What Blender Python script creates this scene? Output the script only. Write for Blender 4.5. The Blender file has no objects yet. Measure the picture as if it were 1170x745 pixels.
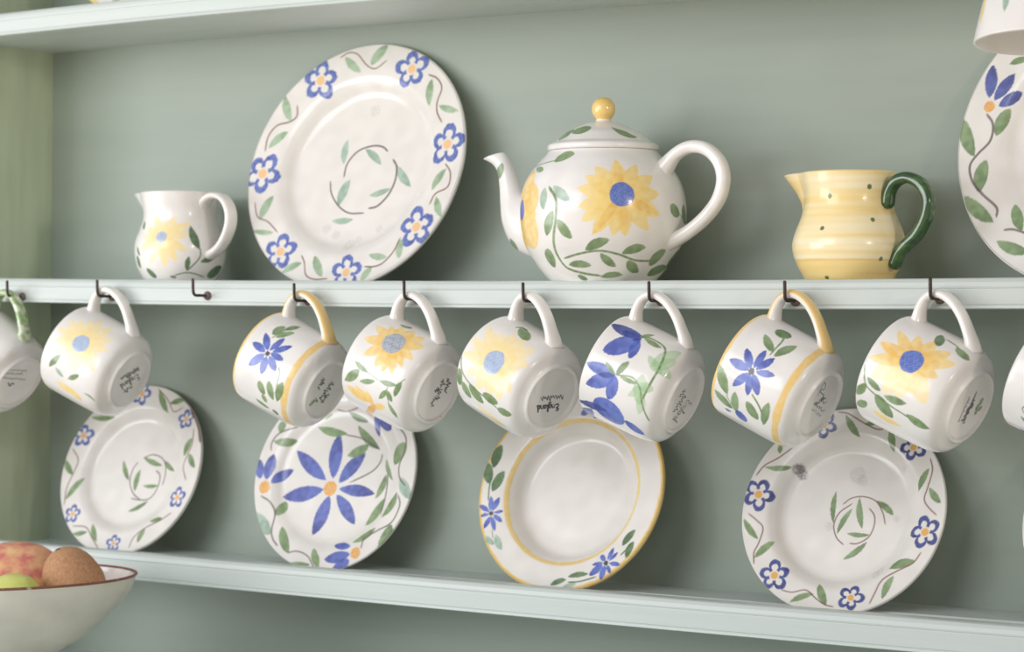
import bpy, math, random, json
import numpy as np
from mathutils import Matrix, Vector
S = bpy.context.scene
COL = S.collection
R = math.radians
# ---------------------------------------------------------------- camera
cam_d = bpy.data.cameras.new('camera'); cam = bpy.data.objects.new('camera', cam_d); COL.objects.link(cam)
cam_d.sensor_width = 36.0; cam_d.lens = 2467.55/1170*36.0; cam_d.clip_start = .01
rt, up, fw = (Vector(v) for v in ((0.85372906, 0.52069651, 0.00467407), (-0.00847528, 0.00491985, 0.99995198), (-0.52064851, 0.85372768, -0.00861327)))
cam.matrix_world = Matrix(((rt.x, up.x, -fw.x, 0.7042376), (rt.y, up.y, -fw.y, -1.41389452), (rt.z, up.z, -fw.z, -0.02089583), (0, 0, 0, 1)))
S.camera = cam
cam_d.dof.use_dof = True; cam_d.dof.focus_distance = 1.55; cam_d.dof.aperture_fstop = 9.0
# ---------------------------------------------------------------- light
S.view_settings.view_transform = 'Standard'; S.view_settings.look = 'None'
S.view_settings.exposure = 0.0; S.view_settings.gamma = 1.0; S.view_settings.use_curve_mapping = False
w = bpy.data.worlds.new('room_light'); S.world = w; w.use_nodes = True
nt = w.node_tree; bg = nt.nodes['Background']
tc = nt.nodes.new('ShaderNodeTexCoord'); sx = nt.nodes.new('ShaderNodeSeparateXYZ'); rp = nt.nodes.new('ShaderNodeValToRGB'); mr = nt.nodes.new('ShaderNodeMapRange')
nt.links.new(tc.outputs['Generated'], sx.inputs[0]); nt.links.new(sx.outputs['Z'], mr.inputs['Value'])
mr.inputs['From Min'].default_value = -1; mr.inputs['From Max'].default_value = 1
nt.links.new(mr.outputs[0], rp.inputs[0]); nt.links.new(rp.outputs[0], bg.inputs['Color'])
rp.color_ramp.elements[0].position = .3; rp.color_ramp.elements[0].color = (1.6, 1.36, 1.08, 1)
rp.color_ramp.elements[1].position = .62; rp.color_ramp.elements[1].color = (1.0, .975, .99, 1)
bg.inputs['Strength'].default_value = .47
def area(name, loc, aim, sx_, sy_, power, color):
    l = bpy.data.lights.new(name, 'AREA'); l.shape = 'RECTANGLE'; l.size = sx_; l.size_y = sy_; l.energy = power; l.color = color
    o = bpy.data.objects.new(name, l); COL.objects.link(o); o.location = loc
    o.rotation_euler = (Vector(aim)-Vector(loc)).to_track_quat('-Z', 'Y').to_euler(); return o
area('window_daylight', (-1.50, -1.45, .02), (-.35, .05, .0), 1.1, .8, 16.5, (.95, .96, 1.0))
area('window_daylight', (-.72, -1.80, .52), (-.35, .05, .0), 1.2, .8, 13.5, (.95, .96, 1.0))
area('room_lamp', (1.9, -.85, .42), (-.2, .0, -.05), .16, .16, 6.0, (1.0, .90, .78))

# ---------------------------------------------------------------- helpers
def lin(c):
    c = np.array(c, float)/255.; return np.where(c <= .04045, c/12.92, ((c+.055)/1.055)**2.4)
def tag(o, label, cat, group=None):
    o['label'] = label; o['category'] = cat
    if group: o['group'] = group
    return o
def empty(name, mat, label, cat, group=None):
    o = bpy.data.objects.new(name, None); COL.objects.link(o); o.empty_display_size = .02; o.matrix_world = mat
    return tag(o, label, cat, group)
def put(name, V, F, mats, parent=None, smooth=True, col=None, fmat=None, label=None):
    me = bpy.data.meshes.new(name); V = np.asarray(V, np.float32)
    F = np.asarray(F, np.int32) if not isinstance(F, list) else F
    if isinstance(F, list): me.from_pydata(V.tolist(), [], F)
    else:
        n = F.shape[1]
        me.vertices.add(len(V)); me.vertices.foreach_set('co', V.ravel())
        me.loops.add(F.size); me.loops.foreach_set('vertex_index', F.ravel())
        me.polygons.add(len(F)); me.polygons.foreach_set('loop_start', np.arange(0, F.size, n, dtype=np.int32))
        me.update(calc_edges=True)
    for m in (mats if isinstance(mats, (list, tuple)) else [mats]): me.materials.append(m)
    if fmat is not None: me.polygons.foreach_set('material_index', np.asarray(fmat, np.int32))
    me.polygons.foreach_set('use_smooth', np.full(len(me.polygons), smooth))
    if col is not None:
        a = me.color_attributes.new('Paint', 'FLOAT_COLOR', 'POINT')
        a.data.foreach_set('color', np.c_[col, np.ones(len(col))].astype(np.float32).ravel())
    me.update()
    o = bpy.data.objects.new(name, me); COL.objects.link(o)
    if parent is not None: o.parent = parent
    if label: o['label'] = label
    return o
def catmull(P, n=12):
    P = np.array(P, float); Q = np.vstack([2*P[0]-P[1], P, 2*P[-1]-P[-2]]); out = []
    for i in range(1, len(Q)-2):
        a, b, c, d = Q[i-1:i+3]
        for t in np.linspace(0, 1, n, endpoint=False): out.append(.5*(2*b+(c-a)*t+(2*a-5*b+4*c-d)*t*t+(3*b-a-3*c+d)*t**3))
    out.append(P[-1]); return np.array(out)
def arclen(P): return np.r_[0, np.cumsum(np.hypot(*np.diff(P, axis=0).T))]
def resample(P, step):
    l = arclen(P); n = max(2, int(round(l[-1]/step))+1); q = np.linspace(0, l[-1], n)
    return np.c_[np.interp(q, l, P[:, 0]), np.interp(q, l, P[:, 1])], q
def grid_faces(nr, ns, closed=True, flip=False):
    i, j = np.meshgrid(np.arange(nr-1), np.arange(ns if closed else ns-1), indexing='ij'); i = i.ravel(); j = j.ravel(); k = (j+1) % ns
    F = np.c_[i*ns+j, i*ns+k, (i+1)*ns+k, (i+1)*ns+j]
    return F[:, ::-1] if flip else F
_rs = np.random.RandomState(5); _K = _rs.normal(size=(24, 3)); _K /= np.linalg.norm(_K, axis=1)[:, None]; _P = _rs.rand(24)*6.283
def noise(P, scale):
    """cheap smooth noise, roughly -1..1; P (n,2|3) in mm, scale in mm"""
    P = np.asarray(P, float)
    if P.shape[1] == 2: P = np.c_[P, np.zeros(len(P))]
    v = np.zeros(len(P))
    for i in range(24): v += np.sin(P@_K[i]*(6.283/scale)*(.6+.9*((i*7) % 24)/24)+_P[i])
    return np.clip(v/5.0, -1, 1)
# ---------------------------------------------------------------- hand painted decoration
PAINT = json.loads('''{"A":[["F","",5,-521,793,-520,956],
["F","",5,419,847,405,1001],
["F","",5,913,151,916,313],
["F","",5,-958,-51,-941,-218],
["F","",5,-601,-768,-599,-618],
["F","",5,126,-955,113,-811],
["F","",5,749,-565,721,-404],
["L","a",74,-295,995,-210,917,-114,852],
["L","a",93,134,1074,49,1000,-12,910],
["L","a",76,646,742,639,627,659,509],
["L","a",60,760,501,864,462,970,440],
["L","a",84,-869,657,-829,543,-765,434],
["L","a",76,-775,331,-868,268,-942,187],
["L","a",86,-801,-258,-857,-359,-887,-472],
["L","a",49,-935,-576,-825,-593,-719,-591],
["L","a",67,-355,-870,-451,-906,-532,-960],
["L","a",80,-235,-806,-183,-902,-113,-991],
["L","a",62,322,-799,417,-820,510,-825],
["L","a",74,620,-672,620,-754,639,-837],
["L","a",70,375,-916,331,-969,303,-1031],
["L","a",71,943,-67,877,-149,836,-246],
["L","a",68,894,-311,929,-399,983,-484],
["L","t",70,-198,278,-210,171,-196,59],
["L","t",67,193,40,107,117,7,180],
["L","t",94,-100,-94,-149,-200,-170,-318],
["L","t",75,358,25,440,-78,541,-169],
["L","t",56,131,-236,239,-217,336,-178],
["L","t",59,-206,-456,-98,-461,5,-447],
["S","b",12,-350,991,-265,1034,-169,1013,-60,912,37,875,144,941],
["S","b",15,602,785,700,744,762,656,736,534,753,440,817,352],
["S","b",15,-725,572,-711,475,-781,422,-903,391,-974,285,-976,155],
["S","b",12,-976,-317,-919,-446,-797,-495,-675,-591],
["S","b",13,-374,-800,-328,-864,-284,-975,-189,-1016,-53,-1010],
["S","b",15,606,-656,564,-779,480,-877,398,-907,300,-906],
["S","b",15,926,-19,993,-100,994,-223,880,-279,839,-370],
["S","p",17,-169,-63,-158,58,-71,167,67,210,178,199,241,156],
["S","p",19,311,81,362,10,369,-116,323,-241,235,-333,149,-353],
["S","p",15,-303,-98,-267,-210,-168,-324,-44,-390,110,-393],
["D","s",49,36,532],
["D","s",45,-244,-529],
["D","s",42,-135,-585],
["D","s",58,38,-688],
["D","s",33,112,-631],
["D","s",32,299,-539]],"B":[["F","",5,-80,721,-49,817],
["F","",5,-655,295,-657,398],
["F","",5,513,494,500,579],
["F","",5,624,-235,621,-145],
["F","",5,-545,-453,-547,-372],
["F","",5,25,-694,12,-619],
["L","g",52,-611,474,-476,470,-350,488],
["L","g",67,121,762,185,652,273,551],
["L","g",56,452,671,361,659,277,633],
["L","g",70,632,317,595,237,578,151],
["L","g",62,636,175,683,108,746,46],
["L","g",62,-802,57,-744,-17,-670,-82],
["L","g",63,-547,-101,-612,-207,-670,-322],
["L","g",48,-476,-639,-394,-630,-319,-608],
["L","g",57,-284,-532,-240,-614,-180,-690],
["L","g",43,365,-464,445,-452,511,-428],
["L","g",58,344,-539,314,-602,303,-671],
["S","b",10,104,773,245,668,341,562,448,600],
["S","b",12,630,406,647,264,618,157,601,51,677,-73],
["S","b",12,-746,164,-651,67,-660,-44,-694,-213,-669,-377],
["S","b",11,-503,-567,-348,-567,-246,-658,-126,-759],
["S","b",12,600,-378,497,-453,341,-532,240,-627,219,-726],
["L","g",50,42,144,158,101,277,76],
["L","g",46,291,123,359,71,438,28],
["L","g",60,39,26,23,-74,34,-177],
["L","g",51,-188,102,-137,7,-65,-81],
["L","g",38,115,-122,203,-125,287,-113],
["L","g",44,14,-372,124,-325,216,-261],
["S","p",11,44,136,121,170,201,166,268,138,321,78,343,-15,339,-108],
["S","p",12,224,26,278,-10,295,-79,276,-173,228,-237,138,-257,14,-248],
["S","p",12,-12,94,-50,30,-56,-65,-26,-141,34,-208,116,-251],
["S","b",28,544,586,614,510,683,419,739,282]],"C":[["L","B",138,-62,372,-62,178,-44,-16],
["L","B",129,240,211,126,85,26,-50],
["L","B",105,407,-130,226,-112,43,-107],
["L","B",118,259,-400,148,-279,26,-163],
["L","B",136,-149,-516,-94,-347,-54,-174],
["L","B",136,-530,-208,-331,-170,-133,-120],
["L","B",127,-477,205,-304,80,-123,-32],
["L","B",92,-822,98,-801,16,-771,-65],
["L","B",109,-679,151,-700,43,-710,-68],
["L","B",92,-483,35,-582,-26,-656,-99],
["L","B",102,64,-731,189,-704,311,-669],
["L","B",104,171,-826,246,-777,316,-723],
["L","B",67,118,-599,210,-603,299,-602],
["L","B",58,360,366,322,457,289,542],
["L","B",120,496,420,409,493,319,560],
["D","o",66,-57,-106],
["D","o",56,-712,-142],
["D","o",50,369,-655],
["D","o",46,248,589],
["L","g",78,-298,426,-145,389,11,381],
["L","g",57,-3,574,104,523,225,491],
["L","g",79,120,451,239,343,382,258],
["L","g",93,65,189,172,229,260,290],
["L","g",76,-703,269,-587,268,-491,297],
["L","g",75,-629,452,-645,405,-647,356],
["L","g",90,-539,-370,-510,-316,-492,-253],
["L","g",91,-450,-479,-399,-594,-321,-700],
["L","g",72,-313,-798,-190,-804,-77,-786],
["L","g",78,-77,-644,-36,-726,21,-799],
["L","g",132,679,301,623,220,577,134],
["L","g",43,472,175,509,81,578,-7],
["L","g",63,428,-169,476,-71,494,37],
["L","g",90,381,-405,468,-296,518,-170],
["L","g",72,558,-335,635,-235,674,-120],
["L","g",62,309,-565,428,-508,520,-429],
["L","g",109,592,-602,652,-505,677,-397],
["L","g",29,-163,548,-203,526,-236,497],
["L","t",124,-754,-376,-661,-468,-551,-546],
["L","t",99,688,8,750,-83,831,-165],
["S","p",12,1,370,193,340,382,254],
["S","p",14,420,214,411,142,339,57,140,-45],
["S","p",11,-118,585,-23,573,109,609,177,647],
["S","p",14,-715,184,-721,258,-657,345,-483,414],
["S","p",15,-730,-221,-621,-272,-550,-371,-549,-508,-515,-589,-451,-647],
["S","p",12,-331,-700,-234,-679,-113,-716,-28,-803,89,-819],
["S","p",15,575,451,674,351,680,230,646,109,675,8,754,-61],
["S","p",15,510,54,529,-88,530,-317],
["S","p",14,697,-143,730,-233,678,-376,547,-453,429,-530,415,-612]],"D":[["L","V",43,-798,-169,-748,-192,-699,-215],
["L","V",33,-768,-258,-734,-246,-699,-233],
["L","V",45,-713,-356,-698,-305,-682,-255],
["L","V",41,-614,-369,-642,-311,-671,-253],
["L","V",39,-570,-289,-615,-263,-660,-236],
["L","V",28,-583,-198,-622,-209,-662,-218],
["L","V",47,-715,-88,-701,-146,-687,-205],
["L","V",49,-640,-86,-658,-145,-675,-204],
["L","V",40,480,-438,465,-487,451,-537],
["L","V",34,527,-474,496,-508,465,-543],
["L","V",39,572,-571,521,-567,470,-563],
["L","V",36,502,-645,479,-614,456,-583],
["L","V",56,425,-700,431,-643,437,-586],
["L","V",62,319,-673,367,-625,415,-579],
["L","V",31,319,-583,366,-574,414,-565],
["L","V",43,378,-502,402,-523,426,-545],
["L","V",57,-32,635,11,665,53,696],
["L","V",50,100,610,94,649,86,688],
["L","V",50,169,629,140,661,110,693],
["D","k",19,-682,-227],
["D","k",21,441,-564],
["L","G",88,-705,345,-732,252,-742,156],
["L","G",86,-791,186,-778,101,-750,18],
["L","G",83,-642,130,-683,47,-709,-42],
["L","G",63,644,-287,592,-348,555,-418],
["L","G",62,649,-381,624,-446,612,-515],
["L","G",47,304,-662,213,-672,128,-696],
["L","G",49,118,-719,51,-741,-9,-773],
["L","G",43,389,549,333,580,273,604],
["L","t",47,-685,-422,-641,-455,-592,-482],
["L","t",58,-599,-398,-562,-462,-515,-520],
["L","t",50,216,-746,148,-776,89,-817],
["S","G",12,-732,-122,-746,-4,-741,87],
["S","G",13,557,-495,605,-438,627,-393],
["S","G",12,141,-740,247,-726,383,-680],
["S","G",12,-642,-361,-618,-427]],"E":[["F","",5,-250,659,-199,741],
["F","",5,483,511,445,600],
["F","",5,662,-128,628,-20],
["F","",5,173,-655,201,-566],
["F","",5,-452,-532,-467,-422],
["F","",5,-691,86,-646,193],
["L","g",56,-84,741,-26,653,42,582],
["L","g",48,78,676,145,695,206,726],
["L","g",58,287,658,301,564,327,479],
["L","g",51,624,351,586,270,563,185],
["L","g",53,648,206,695,145,753,93],
["L","g",70,614,-350,519,-372,430,-411],
["L","g",59,473,-470,435,-555,418,-648],
["L","g",49,-122,-647,-211,-678,-290,-728],
["L","g",64,-97,-567,-57,-650,-10,-720],
["L","g",51,-773,-115,-711,-194,-636,-260],
["L","g",60,-510,-266,-575,-333,-634,-409],
["L","g",43,-670,304,-564,302,-471,326],
["L","g",39,-570,491,-575,456,-572,419],
["L","g",44,-115,174,-121,53,-100,-68],
["L","g",45,32,44,-22,-48,-55,-151],
["L","g",52,79,132,95,15,134,-97],
["L","g",50,361,15,292,72,214,115],
["L","g",37,21,-144,109,-153,195,-145],
["L","g",49,24,-343,111,-282,183,-204],
["S","b",10,-153,762,-66,753,64,687,192,639,285,681],
["S","b",11,626,427,654,340,635,213,619,121,662,59,733,1],
["S","b",12,656,-283,605,-366,497,-429,390,-505,351,-612,326,-691],
["S","b",10,-375,-640,-289,-649,-186,-623,-103,-676,-22,-721,52,-734],
["S","b",11,-745,-69,-669,-118,-611,-173,-624,-295,-646,-369,-629,-457],
["S","b",11,-733,234,-679,316,-579,383,-481,466],
["S","b",10,-46,77,14,128,108,145,210,115,276,29,308,-58],
["S","b",11,26,86,-64,10,-93,-87,-58,-179,7,-234],
["S","b",11,166,58,215,2,223,-80,193,-164,117,-216,53,-220],
["D","S",41,-431,316],
["D","S",38,-397,283],
["D","S",33,-413,330],
["D","s",24,391,-12],
["D","s",39,322,-457],
["D","s",63,33,313],
["D","s",34,-125,-101],
["D","s",43,77,268],
["D","s",23,411,365],
["D","s",30,349,-425]],"G":[["L","N",98,-887,565,-887,448,-887,330],
["L","N",95,-712,492,-778,400,-844,308],
["L","N",85,-653,361,-726,309,-805,260],
["D","o",42,-879,258],
["L","g",94,-724,235,-775,143,-801,40],
["L","g",103,-1068,169,-1028,25,-953,-109],
["L","g",109,-856,-143,-882,-257,-878,-379],
["L","g",101,-986,-408,-873,-519,-741,-604],
["L","g",85,-596,-477,-562,-576,-511,-667],
["L","g",87,-690,-748,-565,-803,-436,-830],
["L","g",53,-613,600,-687,593,-754,570],
["S","p",19,-893,203,-837,124,-843,2,-928,-97,-978,-185,-941,-301,-848,-400,-730,-496,-720,-567],
["S","p",17,-649,-666,-577,-662,-469,-693]],"m1":[["L","y",84,576,123,848,223,1087,304],
["L","y",94,449,205,797,269,1087,304],
["L","y",103,293,267,742,308,1087,304],
["L","y",109,349,403,761,373,1087,304],
["L","y",103,616,514,868,418,1087,304],
["L","y",90,915,555,1008,434,1087,304],
["L","y",82,1207,518,1147,413,1087,304],
["L","y",86,1472,546,1276,432,1087,304],
["L","y",90,1531,460,1307,389,1087,304],
["L","y",96,1700,373,1387,350,1087,304],
["L","y",96,1717,302,1395,315,1087,304],
["L","y",94,1581,228,1332,274,1087,304],
["L","y",90,1537,114,1310,215,1087,304],
["L","y",87,1279,65,1183,186,1087,304],
["L","y",84,999,36,1044,171,1087,304],
["L","y",82,738,64,919,189,1087,304],
["D","c",80,1087,304],
["L","g",56,1504,188,1682,146,1887,105],
["L","g",48,1925,321,1821,375,1711,420],
["L","g",21,2228,603,2110,560,2064,504],
["L","t",41,1824,175,1894,219,1943,269],
["L","Y",84,2154,207,2211,295,2212,395],
["L","Y",83,2133,335,2254,398,2342,469]],"m2":[["L","V",64,837,129,989,192,1135,247],
["L","V",59,731,299,929,287,1113,265],
["L","V",58,806,406,960,354,1107,296],
["L","V",56,1153,422,1154,355,1155,288],
["L","V",66,1421,409,1324,353,1228,294],
["L","V",73,1617,291,1435,285,1258,270],
["L","V",75,1593,149,1411,201,1234,244],
["L","V",64,1139,91,1161,163,1183,236],
["D","k",21,1194,265],
["L","g",76,474,204,631,196,783,191],
["L","g",57,229,283,394,259,555,239],
["L","g",60,483,316,641,272,808,233],
["L","g",72,1784,291,1901,322,2007,359],
["L","g",72,1675,382,1850,416,2022,455],
["L","g",74,1548,508,1766,502,2006,495],
["L","g",50,2263,263,2327,325,2342,398],
["L","g",53,2193,377,2115,361,2061,337],
["L","g",52,2334,442,2373,462,2392,487],
["S","g",13,863,209,603,235,452,244],
["S","g",11,1319,419,1434,454,1642,466,1900,482]],"m3":[["L","Z",91,594,76,688,202,774,323],
["L","Z",80,433,171,616,252,774,323],
["L","Z",98,315,237,569,290,774,323],
["L","Z",124,246,343,543,346,774,323],
["L","Z",127,294,470,562,407,774,323],
["L","Z",112,509,548,658,442,774,323],
["L","Z",84,893,559,840,446,774,323],
["L","Z",80,1128,525,957,431,774,323],
["L","Z",89,1362,474,1076,411,774,323],
["L","Z",95,1403,380,1098,366,774,323],
["L","Z",98,1371,298,1081,323,774,323],
["L","Z",99,1266,152,1027,246,774,323],
["L","Z",98,973,78,876,202,774,323],
["D","d",98,774,323],
["L","g",46,1452,100,1511,177,1542,258],
["L","g",78,1932,44,1752,118,1575,170],
["L","g",45,1788,199,1715,276,1622,349],
["L","g",49,1580,390,1560,468,1518,541],
["L","g",50,1414,575,1580,561,1754,552],
["L","g",44,1948,409,1821,447,1699,473],
["L","g",50,1699,473,1791,503,1876,536],
["L","g",38,1941,503,2101,542,2277,579],
["L","g",48,245,200,221,256,151,298],
["S","g",8,1466,107,1544,265,1587,413,1540,529,1321,594],
["S","g",8,1629,477,1719,475,1979,513],
["L","O",84,2027,66,2117,179,2144,307],
["L","O",61,1925,156,2040,238,2114,330],
["L","O",69,1930,278,2070,309,2201,346],
["L","O",62,2073,472,2155,404,2285,327],
["L","o",61,2799,160,2392,294,2185,359]],"m4":[["L","y",112,635,49,921,205,1184,331],
["L","y",126,610,184,909,273,1184,331],
["L","y",137,452,280,843,330,1184,331],
["L","y",140,449,398,841,389,1184,331],
["L","y",133,507,530,870,454,1184,331],
["L","y",113,847,598,1028,478,1184,331],
["L","y",101,1162,572,1173,458,1184,331],
["L","y",117,1531,586,1345,471,1184,331],
["L","y",134,1764,513,1456,439,1184,331],
["L","y",140,1814,392,1481,379,1184,331],
["L","y",134,1827,247,1486,308,1184,331],
["L","y",115,1632,131,1400,241,1184,331],
["L","y",103,1365,5,1273,170,1184,331],
["L","y",104,997,19,1092,179,1184,331],
["D","c",97,1184,331],
["L","g",81,1654,34,1815,40,1980,49],
["L","g",86,1884,83,2016,125,2128,175],
["L","g",96,1841,166,1964,242,2051,329],
["L","g",80,1844,328,1868,410,1863,497],
["L","g",68,1994,492,2011,556,2040,614],
["L","g",94,206,236,336,331,421,416],
["S","g",13,1388,6,1693,76,1846,211,1915,382,1989,496],
["S","G",15,299,214,188,239,187,299],
["L","Y",66,2195,242,2338,378,2421,531]],"m5":[["L","V",150,1154,94,913,197,596,269],
["L","V",77,1087,301,879,294,642,267],
["L","V",89,1500,16,1491,138,1451,257],
["L","V",110,1877,62,1687,171,1485,264],
["L","V",96,1969,262,1722,275,1503,267],
["L","V",229,2169,175,2267,273,2322,378],
["L","V",87,2295,416,2404,489,2532,560],
["L","N",105,582,13,601,148,560,272],
["L","N",46,1600,138,1547,202,1478,262],
["L","N",78,2362,1,2314,127,2254,250],
["L","N",111,2735,19,2683,50,2440,115],
["L","N",68,640,117,622,199,570,275],
["L","N",36,595,191,594,237,575,280],
["L","N",31,724,234,660,258,580,278],
["L","e",103,417,581,753,530,1038,481],
["L","e",83,1044,654,998,567,964,480],
["L","e",68,872,417,1004,498,1084,580],
["L","e",81,667,599,857,563,1035,534],
["L","e",101,1259,460,1522,482,1784,513],
["L","e",76,1439,572,1446,516,1482,459],
["L","e",65,1721,414,1549,471,1363,508],
["L","e",71,1986,525,1758,524,1564,499],
["L","g",53,1148,316,1303,291,1467,273],
["L","g",35,1331,153,1409,205,1468,260],
["L","g",37,353,328,468,293,594,263],
["L","g",47,536,284,593,374,600,458],
["L","g",34,1449,297,1462,375,1447,452],
["S","g",17,582,269,495,320,517,436,644,499,979,538,1304,539,1659,529],
["S","g",13,1467,273,1384,395,1501,480,1744,531,2092,609]],"m6":[["L","V",65,1076,137,1211,192,1343,244],
["L","V",56,924,266,1125,268,1317,264],
["L","V",57,984,356,1155,323,1322,284],
["L","V",52,1256,428,1306,361,1355,292],
["L","V",67,1708,378,1556,332,1411,282],
["L","V",62,1807,302,1622,285,1449,262],
["L","V",66,1779,171,1601,214,1433,251],
["L","V",70,1389,70,1386,154,1383,236],
["D","k",24,1387,260],
["L","g",62,652,175,788,245,889,315],
["L","g",69,535,417,746,377,952,343],
["L","g",83,1560,19,1782,80,1996,146],
["L","g",68,2052,39,2171,116,2246,202],
["L","g",68,1873,202,2068,215,2286,231],
["L","g",82,1930,312,2059,362,2169,419],
["L","g",68,1737,474,1965,470,2234,466],
["L","G",97,413,212,424,265,403,313],
["S","g",14,974,312,655,312,463,293],
["S","g",15,1745,333,1887,411,2091,471],
["S","g",18,2031,138,2191,202],
["L","V",88,2268,241,2338,274,2381,314],
["L","V",29,2374,132,2383,156,2370,184]],"m7":[["L","y",146,1538,413,1302,368,1065,312],
["L","y",151,1720,329,1388,331,1065,312],
["L","y",142,1615,533,1336,431,1065,312],
["L","y",150,1759,221,1406,278,1065,312],
["L","y",147,1594,102,1328,214,1065,312],
["L","Z",93,1003,41,1035,177,1065,312],
["L","Z",89,643,89,867,206,1065,312],
["L","Z",94,551,227,828,277,1065,312],
["L","Z",108,492,350,804,340,1065,312],
["L","Z",111,572,495,839,411,1065,312],
["L","Z",104,723,575,915,450,1065,312],
["L","Z",90,1119,533,1094,424,1065,312],
["L","Z",94,1333,27,1200,173,1065,312],
["D","C",85,1065,312],
["L","O",44,996,39,1067,131,1103,224],
["L","g",63,2048,7,1909,46,1772,78],
["L","g",66,2304,17,2210,62,2120,100],
["L","g",47,1649,72,1719,133,1763,198],
["L","g",101,1873,169,2026,241,2150,321],
["L","g",59,1816,236,1805,321,1762,405],
["L","g",65,1952,426,2013,513,2073,598],
["L","g",68,371,484,440,552,420,611],
["L","G",72,239,326,418,358,557,388],
["S","g",12,1478,22,1728,60,1840,114,1940,294,1983,428,2072,601],
["S","g",15,298,380,341,476,394,510],
["L","Y",54,2211,148,2274,266,2261,395]],"m1b":[["S","k",9,122,-54,84,-95,107,-36,73,-63,99,-8,57,-47,80,8],
["S","k",9,80,8,53,-6,70,44,31,-2,60,70,17,23,46,91,26,80],
["S","k",9,26,80,32,113,9,97,21,140],
["S","k",9,-10,-133,-3,-156,12,-143,13,-112,28,-117,45,-101,42,-77,27,-72],
["S","k",8,8,-92,29,-51],
["S","k",8,13,-77,0,-75,7,-57,21,-34,16,-32],
["S","k",8,-15,-37,-7,-53,10,-30,6,-13,-15,-36,24,19,34,6,23,-6,-2,-6],
["S","k",9,-3,-3,-46,-50,-45,-60,-5,1,-7,14],
["S","k",9,-36,11,-29,-4,-10,20,-16,33,-38,10,-17,42,-22,43],
["S","k",8,-44,14,-23,55],
["S","k",8,-39,30,-52,31,-45,49,-31,72,-36,74],
["S","k",9,-65,70,-58,55,-39,79,-46,93,-94,31,-46,102,-51,103],
["S","k",9,-57,-71,-84,-86,-71,-49,-89,-45,-81,-16,-123,-51],
["S","k",9,-123,-51,-98,7,-126,-12]],"m2b":[["S","k",9,108,94,85,60,88,104,56,47,66,101,44,69,50,117],
["S","k",9,26,90,25,115,1,72],
["S","k",9,73,-35,40,-89,51,-27,35,-43,30,-21,0,-75,13,-4],
["S","k",9,-17,-47,-4,14,-34,-24,-30,11,-62,-40,-50,24],
["S","k",9,-50,24,-71,10,-68,41,-110,-27],
["S","k",8,-35,-56,-53,-76,-50,-35,-74,-61,-72,-26,-91,-42,-91,-17],
["S","k",8,-91,-17,-114,-37,-109,1],
["S","g",11,-68,98,-104,47,-88,110,-109,93,-101,134],
["S","g",11,-101,134,-125,106,-122,143,-143,119]],"m3b":[["S","k",11,113,-76,97,-104,91,-77,67,-142,61,-89,42,-125,33,-87,19,-114],
["S","k",11,19,-114,10,-88,-14,-131],
["S","k",9,109,-17,89,-42,87,-8,62,-73,62,-15,47,-35,39,-16],
["S","k",9,18,-63,19,-7,-7,-52,-8,-11,-28,-45],
["S","k",9,-27,-2,-54,-56,-50,-6,-70,-37],
["S","k",11,40,15,18,-18,25,22,4,-11,14,34,-5,14],
["S","k",8,-37,20,-62,-32,-57,23,-73,0,-77,26,-91,8],
["S","k",8,-91,8,-94,37,-116,-11,-118,29],
["D","o",9,-208,-126]],"m4b":[["S","k",13,-112,-88,-113,-110,-100,-110,-91,-86,-82,-101,-66,-99,-62,-78,-71,-64],
["S","k",12,-89,-67,-63,-49],
["S","k",11,-81,-58,-90,-49,-80,-39,-64,-30,-67,-25],
["S","k",12,-89,-10,-88,-27,-70,-21,-68,-4,-89,-9,-48,9,-44,-8,-55,-10,-71,6],
["S","k",13,-71,9,-113,1,-115,-8,-71,14,-69,25],
["S","k",13,-89,42,-89,25,-70,31,-70,46,-91,42,-68,54,-71,58],
["S","k",11,-94,50,-69,67],
["S","k",11,-86,58,-95,68,-85,77,-69,86,-72,91],
["S","k",13,-92,107,-92,90,-73,97,-73,112,-122,95,-71,119,-74,123],
["S","k",8,11,-118,-23,-124,15,-91,-12,-89,7,-68,-21,-67],
["S","k",7,-21,-67,12,-40,-11,-35,12,-12,-9,-9],
["S","k",8,-9,-9,8,11,-31,3,10,40,-23,34,0,62,-12,66,8,88],
["S","k",8,8,88,-27,84,1,110]],"m5b":[["S","k",6,-55,-152,-43,-170,-31,-149,-37,-119,-20,-115,-7,-89,-16,-69,-33,-73],
["S","k",4,-48,-103,-36,-52],
["S","k",4,-47,-86,-60,-93,-58,-70,-49,-41,-55,-42],
["S","k",4,-85,-65,-73,-75,-61,-43,-69,-30,-86,-65,-59,11,-45,5,-54,-13,-79,-27],
["S","k",6,-81,-26,-114,-96,-110,-105,-84,-23,-90,-12],
["S","k",6,-119,-32,-107,-42,-94,-9,-104,0,-121,-35,-107,9,-113,6],
["S","k",4,-128,-34,-116,17],
["S","k",4,-127,-17,-141,-24,-138,-2,-129,28,-135,27],
["S","k",6,-164,6,-153,-4,-139,30,-149,39,-184,-48,-152,47,-157,46],
["S","k",6,43,22,14,-35,26,36,6,4,5,38,-19,-3,-13,60,-44,-5],
["S","k",6,-44,-5,-29,77,-53,45,-54,77,-81,22,-73,87,-91,65,-89,109],
["S","k",6,86,56,61,16,68,67,42,26,47,82,26,54,30,98]],"m6b":[["S","G",8,67,83,160,79,168,52,125,25,110,86,73,-6],
["S","G",8,21,-7,81,1,11,-49,18,-101],
["S","k",7,-8,60,12,84,-3,34,23,71,7,21,26,37,14,-3],
["S","k",7,41,38,24,-20,50,19,34,-36,58,-3,42,-58,55,-45],
["S","k",4,10,103,19,74,-2,71,9,40,-11,42],
["S","k",7,-11,42,-11,20,-21,11,-13,-21,-34,-18],
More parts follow.
